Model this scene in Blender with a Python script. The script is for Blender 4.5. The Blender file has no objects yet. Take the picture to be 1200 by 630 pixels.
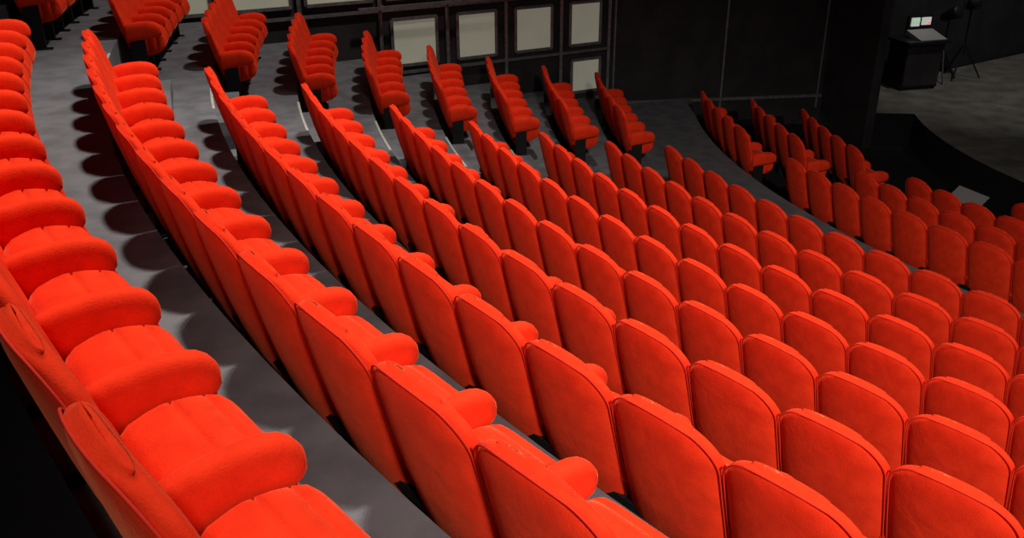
import bpy, bmesh, math, random
from mathutils import Vector, Matrix
random.seed(3)
sc=bpy.context.scene
sc.view_settings.view_transform='Standard'
sc.view_settings.look='None'

# ------------------------------------------------------------ fitted layout
CX,CY=16.492,16.091
R0,DR=22.651,0.963
W=0.55
ZT={k:-1.071-0.497*k+0.019*k*k for k in range(0,9)}
ZT.update({10:-4.2,11:-4.4,12:-4.6,13:-4.75})
VAL=0.93                                   # height of fitted point above tread
FZ={k:z-VAL for k,z in ZT.items()}
PH={0:-140.3,1:-140.0,2:-139.5,3:-139.0,4:-138.4,5:-141.2,6:-140.7,7:-143.8,8:-145.4,10:-150,11:-150,12:-149,13:-148}
TE={0:-157.9,1:-158.6,2:-159.8,3:-160.9,4:-161.6,5:-162.1,6:-162.6,7:-162.9,8:-163.5,10:-163.9,11:-163.4,12:-162.2,13:-156.5}
S2={k:-164.0-0.85*k for k in range(0,9)}
S2.update({10:-169.6,11:-169.8,12:-168.9})
N2={0:5,1:5,2:5,3:5,4:5,5:5,6:5,7:5,8:5,10:5,11:5,12:5}
YS=-.05                                    # local fore/aft trim of the seat body
def R(k): return R0-k*DR
def P(r,deg,z=0): 
    a=math.radians(deg); return Vector((CX+r*math.cos(a),CY+r*math.sin(a),z))

# ------------------------------------------------------------ materials
def mat(name,col,rough=.8,metal=0,emis=None,estr=0,noise=None,bump=0,bscale=200,sheen=0,crease=0):
    m=bpy.data.materials.new(name); m.use_nodes=True
    nt=m.node_tree; b=nt.nodes['Principled BSDF']
    b.inputs['Base Color'].default_value=(*col,1); b.inputs['Roughness'].default_value=rough
    b.inputs['Metallic'].default_value=metal
    b.inputs['Specular IOR Level'].default_value=0.3
    if sheen:
        b.inputs['Sheen Weight'].default_value=sheen; b.inputs['Sheen Roughness'].default_value=.3
        b.inputs['Sheen Tint'].default_value=(1,.26,.12,1)
        b.inputs['Specular IOR Level'].default_value=0.03
    if emis: b.inputs['Emission Color'].default_value=(*emis,1); b.inputs['Emission Strength'].default_value=estr
    tc=nt.nodes.new('ShaderNodeTexCoord')
    if noise:
        sc_,c2,lo,hi=noise
        n=nt.nodes.new('ShaderNodeTexNoise'); n.inputs['Scale'].default_value=sc_; n.inputs['Detail'].default_value=6
        r=nt.nodes.new('ShaderNodeValToRGB'); r.color_ramp.elements[0].position=lo; r.color_ramp.elements[1].position=hi
        r.color_ramp.elements[0].color=(*c2,1); r.color_ramp.elements[1].color=(*col,1)
        nt.links.new(tc.outputs['Object'],n.inputs['Vector']); nt.links.new(n.outputs['Fac'],r.inputs['Fac'])
        nt.links.new(r.outputs['Color'],b.inputs['Base Color'])
    last=None
    if bump:
        n=nt.nodes.new('ShaderNodeTexNoise'); n.inputs['Scale'].default_value=bscale; n.inputs['Detail'].default_value=3
        bp=nt.nodes.new('ShaderNodeBump'); bp.inputs['Strength'].default_value=bump; bp.inputs['Distance'].default_value=.004
        nt.links.new(tc.outputs['Object'],n.inputs['Vector']); nt.links.new(n.outputs['Fac'],bp.inputs['Height'])
        nt.links.new(bp.outputs['Normal'],b.inputs['Normal']); last=bp
    if crease:
        n=nt.nodes.new('ShaderNodeTexNoise'); n.inputs['Scale'].default_value=7; n.inputs['Detail'].default_value=2; n.inputs['Distortion'].default_value=.6
        oi=nt.nodes.new('ShaderNodeObjectInfo'); va=nt.nodes.new('ShaderNodeVectorMath'); va.operation='ADD'
        ml=nt.nodes.new('ShaderNodeMath'); ml.operation='MULTIPLY'; ml.inputs[1].default_value=50
        nt.links.new(oi.outputs['Random'],ml.inputs[0]); nt.links.new(tc.outputs['Object'],va.inputs[0]); nt.links.new(ml.outputs[0],va.inputs[1])
        bp=nt.nodes.new('ShaderNodeBump'); bp.inputs['Strength'].default_value=crease; bp.inputs['Distance'].default_value=.03
        nt.links.new(va.outputs[0],n.inputs['Vector']); nt.links.new(n.outputs['Fac'],bp.inputs['Height'])
        if last: nt.links.new(last.outputs['Normal'],bp.inputs['Normal'])
        nt.links.new(bp.outputs['Normal'],b.inputs['Normal'])
    return m
M_red=mat('red_fabric',(.88,.045,.013),.95,noise=(11,(.76,.034,.010),.35,.65),bump=.5,bscale=180,sheen=.4,crease=.2)
M_pipe=mat('red_piping',(.64,.022,.007),.8)
M_metal=mat('black_metal',(.015,.015,.016),.5,.4)
M_carpet=mat('grey_carpet',(.158,.163,.178),.95,noise=(4,(.115,.119,.132),.38,.6),bump=.6,bscale=300)
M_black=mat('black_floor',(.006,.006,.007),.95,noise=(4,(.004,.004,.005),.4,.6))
M_blackwall=mat('black_wall',(.028,.026,.027),.75,noise=(2,(.018,.017,.018),.4,.6))
M_stage=mat('stage_floor',(.20,.19,.17),.6,noise=(2.2,(.10,.095,.085),.32,.68),bump=.4,bscale=30)
M_nose=mat('white_nosing',(.5,.5,.47),.6,noise=(20,(.4,.4,.38),.4,.6))
M_frame=mat('steel_frame',(.17,.175,.18),.45,.3,noise=(12,(.12,.12,.125),.4,.6))
M_glass=mat('frosted_panel',(.46,.47,.37),.5,emis=(.6,.6,.46),estr=.18,noise=(1.6,(.36,.37,.29),.35,.7))
M_grey=mat('grey_plastic',(.35,.35,.35),.5)
M_white=mat('white_plastic',(.75,.75,.72),.4,emis=(.9,.9,.85),estr=.35)
M_led=mat('green_led',(.05,.6,.15),.4,emis=(.1,1,.3),estr=.5)
M_redled=mat('red_led',(.6,.05,.05),.4,emis=(1,.1,.1),estr=1)

# ------------------------------------------------------------ mesh helpers
def sgn(a): return -1 if a<0 else 1
def loft(bm,rings,mi,cap=True):
    vs=[[bm.verts.new(p) for p in r] for r in rings]
    n=len(rings[0])
    for a,b in zip(vs,vs[1:]):
        for i in range(n):
            f=bm.faces.new((a[i],a[(i+1)%n],b[(i+1)%n],b[i])); f.material_index=mi; f.smooth=True
    if cap:
        for r in (vs[0][::-1],vs[-1]):
            f=bm.faces.new(r); f.material_index=mi; f.smooth=True
def sup(n,e,N):
    out=[]
    for i in range(N):
        t=2*math.pi*(i+.5)/N; c,s=math.cos(t),math.sin(t)
        out.append((sgn(c)*abs(c)**(2/n),sgn(s)*abs(s)**(2/e)))
    return out
def box(bm,a,b,mi=0,M=None):
    vs=[Vector((x,y,z)) for z in (a[2],b[2]) for y in (a[1],b[1]) for x in (a[0],b[0])]
    if M: vs=[M@v for v in vs]
    v=[bm.verts.new(p) for p in vs]
    for q in ((0,2,3,1),(4,5,7,6),(0,1,5,4),(2,6,7,3),(0,4,6,2),(1,3,7,5)):
        f=bm.faces.new([v[i] for i in q]); f.material_index=mi
def tube(bm,pts,r,mi,N=6):
    rings=[]
    for i,p in enumerate(pts):
        a=pts[max(0,i-1)];b=pts[min(len(pts)-1,i+1)]
        d=(Vector(b)-Vector(a)).normalized()
        u=d.orthogonal().normalized() if abs(d.y)>.9 else d.cross(Vector((0,1,0))).normalized()
        w=d.cross(u)
        rings.append([Vector(p)+r*(math.cos(2*math.pi*j/N)*u+math.sin(2*math.pi*j/N)*w) for j in range(N)])
    loft(bm,rings,mi)
def mkobj(name,bm,mats,parent=None):
    bmesh.ops.recalc_face_normals(bm,faces=bm.faces)
    me=bpy.data.meshes.new(name); bm.to_mesh(me); bm.free()
    for m in mats: me.materials.append(m)
    o=bpy.data.objects.new(name,me); sc.collection.objects.link(o)
    if parent: o.parent=parent
    return o

# ------------------------------------------------------------ the seat
HW,TB=0.2725,0.048
ZC,RC,ARCH=.964,.105,.050
def back_y(z): return (0.93-z)*0.25 + 0.05*max(0,(0.93-z)-.1)**2
def build_seat(arms,name):
    bm=bmesh.new()
    rows=[]
    for z,h,t in ((.20,.215,.012),(.205,.238,.028),(.225,.252,.038),(.30,.262,.048),(.42,.268,.053),(.54,.271,.055),(.66,HW,.053),(.77,HW,.050)):
        rows.append((z,h,t))
    for i in range(0,10):
        a=math.radians(i*90/9)
        rows.append((ZC-RC+RC*math.sin(a), HW-RC*1.2+RC*1.2*math.cos(a), .047-.025*(1-math.cos(a))))
    sec=sup(3.4,2.4,44)
    def lift(z,x):
        k=max(0,(z-.6)/(ZC-.6)); return z+ARCH*k*k*(1-(x/HW)**2)
    rings=[]
    for z,h,t in rows:
        ring=[]
        for sx,sy in sec:
            x=sx*h; zz=lift(z,x)
            ring.append(Vector((x, back_y(zz)+TB+sy*t+.030*(x/HW)**2*(1 if z>.4 else .6), zz)))
        rings.append(ring)
    # gently domed top closure
    z,h,t=rows[-1]
    for f,dz in ((.85,.004),(.55,.0085),(.25,.0105)):
        ring=[]
        for sx,sy in sec:
            x=sx*h*(.96+.04*f); zz=lift(z,x)+dz
            ring.append(Vector((x, back_y(z)+TB+sy*t*f+.030*(x/HW)**2, zz)))
        rings.append(ring)
    loft(bm,rings,0)
    def pp(x,z):
        zz=lift(z,x)
        return Vector((x,back_y(zz)+TB-.029+.030*(x/HW)**2,zz))
    left=[pp(-(h-.006),z) for z,h,t in rows[3:]]
    hx=HW-RC*1.2
    top=[pp(x*hx,ZC-.002) for x in (-.7,-.35,0,.35,.7)]
    right=[Vector((-p.x,p.y,p.z)) for p in left[::-1]]
    tube(bm,left[:-1]+top+right[1:],.004,1)
    # tipped-up cushion: thick boxy pad with cross seams
    sec=sup(8,7,44); rings=[]
    prof=[(.205,.34,.46,.74),(.212,.31,.495,.89),(.23,.285,.525,.96),(.26,.27,.550,1),(.31,.262,.568,1),(.35,.26,.577,1),(.370,.262,.577,.997),(.378,.263,.560,.972),(.386,.265,.576,.997),(.43,.272,.570,1),(.468,.285,.560,1),(.476,.287,.541,.972),(.484,.29,.556,.997),(.52,.31,.540,.995),(.545,.33,.512,.98),(.560,.355,.478,.955),(.570,.38,.44,.90),(.574,.39,.425,.80)]
    for y,zb,ztop,fx in prof:
        cz=(ztop+zb)/2; hz=(ztop-zb)/2
        ring=[]
        for sx,sz in sec:
            x=sx*.212*fx
            ring.append(Vector((x,y,cz+sz*hz+(.014*(1-(x/.22)**2) if sz>0 else 0))))
        rings.append(ring)
    loft(bm,rings,0)
    # arms
    for ax in arms:
        sec=sup(3.0,2.8,28); rings=[]
        for y,top,bot,hw in ((.165,.600,.46,.030),(.17,.626,.45,.042),(.19,.644,.445,.046),(.25,.658,.455,.048),(.33,.667,.465,.049),(.41,.668,.478,.050),(.47,.660,.486,.050),(.51,.645,.492,.048),(.538,.624,.503,.043),(.554,.600,.52,.033),(.561,.576,.543,.015)):
            cz=(top+bot)/2; hz=(top-bot)/2
            rings.append([Vector((ax+sx*hw,y,cz+sz*hz)) for sx,sz in sec])
        loft(bm,rings,0)
        box(bm,(ax-.018,.20,.015),(ax+.018,.36,.49),2)
        box(bm,(ax-.035,.14,0),(ax+.035,.42,.018),2)
    box(bm,(-.275,.175,.32),(.275,.205,.36),2)
    bmesh.ops.translate(bm,vec=(0,YS,0),verts=bm.verts)
    bmesh.ops.recalc_face_normals(bm,faces=bm.faces)
    me=bpy.data.meshes.new(name); bm.to_mesh(me); bm.free()
    for m in (M_red,M_pipe,M_metal): me.materials.append(m)
    return me
me_std=build_seat([-.275],'theatre_seat_mesh')
me_end=build_seat([-.275,.275],'theatre_seat_end_mesh')
def put(k,deg,me):
    a=math.radians(deg)
    o=bpy.data.objects.new('theatre_seat',me); sc.collection.objects.link(o)
    fx,fy=-math.cos(a),-math.sin(a)
    o.location=P(R(k),deg,FZ[k]); o.rotation_euler=(0,0,math.atan2(fy,fx)-math.pi/2)
for k in FZ:
    st=math.degrees(W/R(k))
    n=int(round((PH[k]-TE[k])/st))
    jn=int((-118-PH[k])/st)
    if k==0: jn=4
    for j in range(-jn,n+1):
        put(k,PH[k]-j*st+.5*st, me_end if j==-jn else me_std)
    if k in N2:
        for j in range(N2[k]):
            put(k,S2[k]-(j+.5)*st, me_end if j==0 else me_std)

# ------------------------------------------------------------ walls layout
WA=Vector((-10,11.6)); WB=Vector((1.96,17.85)); WC=Vector((6.65,19.25)); WD=Vector((7.08,17.75))
def wallslab(name,a,b,z0,z1,th,m):
    d=(b-a).normalized(); n=Vector((-d.y,d.x))
    bm=bmesh.new(); q=[a,b,b+n*th,a+n*th]
    lo=[bm.verts.new((p.x,p.y,z0)) for p in q]; hi=[bm.verts.new((p.x,p.y,z1)) for p in q]
    bm.faces.new(lo[::-1]);bm.faces.new(hi)
    for i in range(4): bm.faces.new((lo[i],lo[(i+1)%4],hi[(i+1)%4],hi[i]))
    return mkobj(name,bm,[m])
wallslab('wall_left',WA,WB,-6.2,5,.2,M_blackwall)
wallslab('wall_side',WB,WC,-6.2,5,.2,M_blackwall)
wallslab('wall_stage',Vector((6.5,19.35)),Vector((19.5,27.75)),-6.2,5,.2,M_blackwall)
bm=bmesh.new()
q=[WC,WD,WD+Vector((.22,.10)),WC+Vector((.22,.10))]
lo=[bm.verts.new((p.x,p.y,-6.2)) for p in q]; hi=[bm.verts.new((p.x,p.y,5)) for p in q]
bm.faces.new(lo[::-1]);bm.faces.new(hi)
for i in range(4): bm.faces.new((lo[i],lo[(i+1)%4],hi[(i+1)%4],hi[i]))
mkobj('wall_proscenium',bm,[M_blackwall])
def along(a,b,t,off,z): 
    d=(b-a).normalized(); n=Vector((d.y,-d.x)); p=a+d*t+n*off; return Vector((p.x,p.y,z))
def bar(bm,a,b,w,mi=0):
    d=(b-a); L=d.length; M=Matrix.Translation(a)@d.to_track_quat('X','Z').to_matrix().to_4x4()
    box(bm,(0,-w/2,-w/2),(L,w/2,w/2),mi,M)
bm=bmesh.new()
for t in (0.05,2.45,4.75):
    bar(bm,along(WB,WC,t,.02,-5.2),along(WB,WC,t,.02,4.9),.035)
bar(bm,along(WB,WC,0,.03,-4.72),along(WB,WC,4.85,.03,-4.95),.06)
mkobj('trim_1',bm,[M_frame])

# ------------------------------------------------------------ tiered floor
bm=bmesh.new()
A0,A1,NS=-108,-196,88
def ring(bm,r1,r2,z1,z2,mi,a0=A0,a1=A1,ns=NS):
    pv=None
    for i in range(ns+1):
        a=a0+(a1-a0)*i/ns
        v=(bm.verts.new(P(r1,a,z1)),bm.verts.new(P(r2,a,z2)))
        if pv:
            f=bm.faces.new((pv[0],pv[1],v[1],v[0])); f.material_index=mi
        pv=v
ks=[0,1,2,3,4,5,6,7,8,10,11,12,13]
RO=.015; RS=8.6
ring(bm,25.5,R(0)-RO,FZ[0]+.48,FZ[0]+.48,1)
prev=FZ[0]+.48
for i,k in enumerate(ks):
    r1=R(k)-RO; r2=(R(ks[i+1])-RO) if i+1<len(ks) else RS
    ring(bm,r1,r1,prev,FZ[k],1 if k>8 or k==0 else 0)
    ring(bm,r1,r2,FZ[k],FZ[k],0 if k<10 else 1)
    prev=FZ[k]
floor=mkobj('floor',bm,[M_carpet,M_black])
bm=bmesh.new(); bm.from_mesh(floor.data)
d=(WB-WA).normalized(); n=Vector((-d.y,d.x,0))
bmesh.ops.bisect_plane(bm,geom=bm.verts[:]+bm.edges[:]+bm.faces[:],plane_co=(WA.x+n.x*.05,WA.y+n.y*.05,0),plane_no=n,clear_outer=True)
bm.to_mesh(floor.data); bm.free()

# aisle steps with pale nosings
bm=bmesh.new()
for k in range(1,9):
    hgt=FZ[k-1]-FZ[k]; r=R(k)-RO
    a0=TE[k]-math.degrees(.3/R(k)); a1=a0-math.degrees(1.3/R(k))
    for j,(fr,dep) in enumerate(((.667,.28),(.333,.56))):
        for q in range(8):
            b0=a0+(a1-a0)*q/8; b1=a0+(a1-a0)*(q+1)/8
            z=FZ[k]+hgt*fr; rr=r-dep
            t=[P(r,b0,z),P(r,b1,z),P(rr,b1,z),P(rr,b0,z)]
            l=[Vector((p.x,p.y,FZ[k]-.01)) for p in t]
            tv=[bm.verts.new(p) for p in t]; lv=[bm.verts.new(p) for p in l]
            bm.faces.new(tv); bm.faces.new((tv[3],tv[2],lv[2],lv[3]))
            if q==0: bm.faces.new((tv[0],tv[3],lv[3],lv[0]))
            if q==7: bm.faces.new((tv[1],tv[2],lv[2],lv[1]))
    for q in range(8):
        b0=a0+(a1-a0)*q/8; b1=a0+(a1-a0)*(q+1)/8
        z=FZ[k-1]+.006
        f=bm.faces.new([bm.verts.new(p) for p in (P(r+.022,b0,z),P(r+.022,b1,z),P(r-.006,b1,z),P(r-.006,b0,z))]); f.material_index=1
mkobj('aisle_steps',bm,[M_carpet,M_nose])

# ------------------------------------------------------------ stage
bm=bmesh.new()
SZ=-5.0
pts=[P(RS,-192+i*2.5) for i in range(0,45)]
pts+= [Vector((24,7.5,0)),Vector((24,30,0)),Vector((19.4,27.6,0)),Vector((6.9,19.4,0)),Vector((7.36,17.95,0))]
tv=[bm.verts.new((p.x,p.y,SZ)) for p in pts]; lv=[bm.verts.new((p.x,p.y,-5.9)) for p in pts]
f=bm.faces.new(tv)
for i in range(len(pts)):
    j=(i+1)%len(pts); g=bm.faces.new((tv[i],tv[j],lv[j],lv[i])); g.material_index=1
mkobj('stage',bm,[M_stage,M_black])

# ------------------------------------------------------------ window lattice on left wall
LW=(WB-WA).length; D=(WB-WA).normalized()
def wp(t,off,z): return along(WA,WB,t,off,z)
tx=lambda X:(X-WA.x)/D.x
bm=bmesh.new()
px=[tx(x) for x in (-8.6,-7.6,-6.6,-5.55,-4.5,-3.4,-2.2,-1.12,-.1,.92,1.86)]
for t in px: bar(bm,wp(t,.06,-5.1),wp(t,.06,2.0),.055)
for z in (-4.55,-3.62,-2.55,-1.45,-.4):
    bar(bm,wp(px[0],.06,z),wp(px[-1],.06,z),.05)
bar(bm,wp(tx(-2.6),.3,-2.47),wp(tx(1.86),.3,-2.47),.05)
for t in px[6:]: bar(bm,wp(t,.06,-2.47),wp(t,.3,-2.47),.04)
mkobj('window_lattice_frame',bm,[M_frame])
wi=0
def window(t0,t1,z0,z1):
    global wi; wi+=1
    bm=bmesh.new(); 
    v=[bm.verts.new(p) for p in (wp(t0,.04,z0),wp(t1,.04,z0),wp(t1,.04,z1),wp(t0,.04,z1))]; bm.faces.new(v).material_index=1
    for a,b in ((wp(t0,.05,z0),wp(t1,.05,z0)),(wp(t1,.05,z0),wp(t1,.05,z1)),(wp(t1,.05,z1),wp(t0,.05,z1)),(wp(t0,.05,z1),wp(t0,.05,z0))):
        bar(bm,a,b,.05)
    mkobj('window_%d'%wi,bm,[M_frame,M_glass])
for i in range(6,10): window(px[i]+.2,px[i+1]-.2,-3.5,-2.72)
window(px[9]+.25,px[10]-.18,-4.4,-3.78)
for i in range(0,10): window(px[i]+.12,px[i+1]-.12,-2.38,-1.6)

# ------------------------------------------------------------ stage-side gear
def place(o,x,y,z,rz): o.location=(x,y,z); o.rotation_euler=(0,0,rz)
bm=bmesh.new()
box(bm,(-.5,-.3,0.05),(.4,.3,1.0),0)
box(bm,(-.48,-.32,.1),(.38,-.3,.94),1)
box(bm,(-.55,-.4,1.0),(.5,.35,1.06),0)
M=Matrix.Translation((0,0,1.06))@Matrix.Rotation(math.radians(14),4,'X')
box(bm,(-.2,-.3,0),(.45,.25,.09),2,M)
box(bm,(-.18,.22,1.1),(.42,.28,1.5),0)
box(bm,(-.12,.19,1.28),(.08,.22,1.46),3)
box(bm,(.14,.19,1.3),(.36,.22,1.46),3)
for i in range(3): box(bm,(-.1+i*.07,.17,1.38),(-.07+i*.07,.19,1.41),4)
box(bm,(.28,.17,1.33),(.32,.19,1.36),5)
for x in (-.45,.35):
    for y in (-.25,.25): box(bm,(x-.03,y-.03,0),(x+.03,y+.03,.06),0)
o=mkobj('stage_control_desk',bm,[M_metal,M_blackwall,M_grey,M_white,M_led,M_redled]); place(o,8.9,20.1,SZ,.25)
def floodlight(x,y,rz,h):
    bm=bmesh.new()
    tube(bm,[Vector((0,.001*i,h*.35+h*.65*i/3)) for i in range(4)],.02,0,8)
    for i in range(3):
        a=2*math.pi*i/3; bar(bm,Vector((0,0,h*.5)),Vector((.45*math.cos(a),.45*math.sin(a),.01)),.03)
    rings=[]
    M=Matrix.Translation((0,0,h+.1))@Matrix.Rotation(math.radians(-25),4,'X')
    for y_,r in ((-.28,.13),(-.26,.145),(0,.12),(.18,.10),(.25,.06)):
        rings.append([M@Vector((r*math.cos(2*math.pi*j/20),y_,r*math.sin(2*math.pi*j/20))) for j in range(20)])
    loft(bm,rings,0)
    bar(bm,Vector((-.17,0,h)),Vector((.17,0,h)),.02); bar(bm,Vector((-.17,0,h)),Vector((-.17,0,h+.15)),.02); bar(bm,Vector((.17,0,h)),Vector((.17,0,h+.15)),.02)
    o=mkobj('stage_floodlight',bm,[M_metal]); place(o,x,y,SZ,rz)
floodlight(9.75,20.7,.3,1.35); floodlight(10.3,20.9,-.2,1.55)
# stage monitor wedge
bm=bmesh.new()
pr=[(-.25,0),(.25,0),(.25,.14),(-.08,.40),(-.25,.34)]
a=[bm.verts.new((-.38,y,z)) for y,z in pr]; b=[bm.verts.new((.38,y,z)) for y,z in pr]
bm.faces.new(a);bm.faces.new(b[::-1])
for i in range(5): bm.faces.new((a[i],a[(i+1)%5],b[(i+1)%5],b[i]))
bmesh.ops.bevel(bm,geom=bm.edges[:],offset=.012,segments=2,affect='EDGES')
M=Matrix.Translation((0,.085,.274))@Matrix.Rotation(math.atan2(-.26,.33),4,'X')
box(bm,(-.31,-.14,.0),(.31,.14,.012),1,M)
o=mkobj('stage_monitor_speaker',bm,[M_metal,M_grey]); place(o,7.66,14.25,FZ[13]+.0,1.95)

# ------------------------------------------------------------ ceiling
bm=bmesh.new()
bm.faces.new([bm.verts.new(p) for p in ((-12,-6,8.8),(26,-6,8.8),(26,31,8.8),(-12,31,8.8))])
mkobj('ceiling',bm,[M_blackwall])

# ------------------------------------------------------------ lights
def spot(loc,tgt,e,size,blend,col,rad=.12):
    l=bpy.data.lights.new('house_spotlight','SPOT'); l.energy=e; l.spot_size=math.radians(size); l.spot_blend=blend; l.color=col; l.shadow_soft_size=rad
    o=bpy.data.objects.new('house_spotlight',l); sc.collection.objects.link(o); o.location=loc
    o.rotation_euler=(Vector(tgt)-Vector(loc)).to_track_quat('-Z','Y').to_euler()
warm=(1,.90,.81)
spot((0.4,6.8,8.2),(-1.2,5.6,-2.3),5500,64,.8,warm,.4)
spot((1.0,11.5,7.0),(-2.8,12.2,-3.2),2100,62,.9,warm,.3)
spot((2.0,-5.0,4.6),(2.7,3.9,-2.6),6000,50,.95,warm,.4)
spot((10,16,6.5),(11.3,20.8,-5),1250,54,.9,(1,.95,.88))
w=bpy.data.worlds.new('World'); sc.world=w; w.use_nodes=True
w.node_tree.nodes['Background'].inputs[0].default_value=(.93,.93,1,1); w.node_tree.nodes['Background'].inputs[1].default_value=.08

# ------------------------------------------------------------ camera
cam=bpy.data.cameras.new('camera'); co=bpy.data.objects.new('camera',cam); sc.collection.objects.link(co)
cam.sensor_width=36; cam.lens=1071.45*36/1200; cam.clip_start=.05
co.matrix_world=Matrix.Rotation(math.radians(90-25.08),4,'X')@Matrix.Rotation(math.radians(-.40),4,'Z')
sc.camera=co
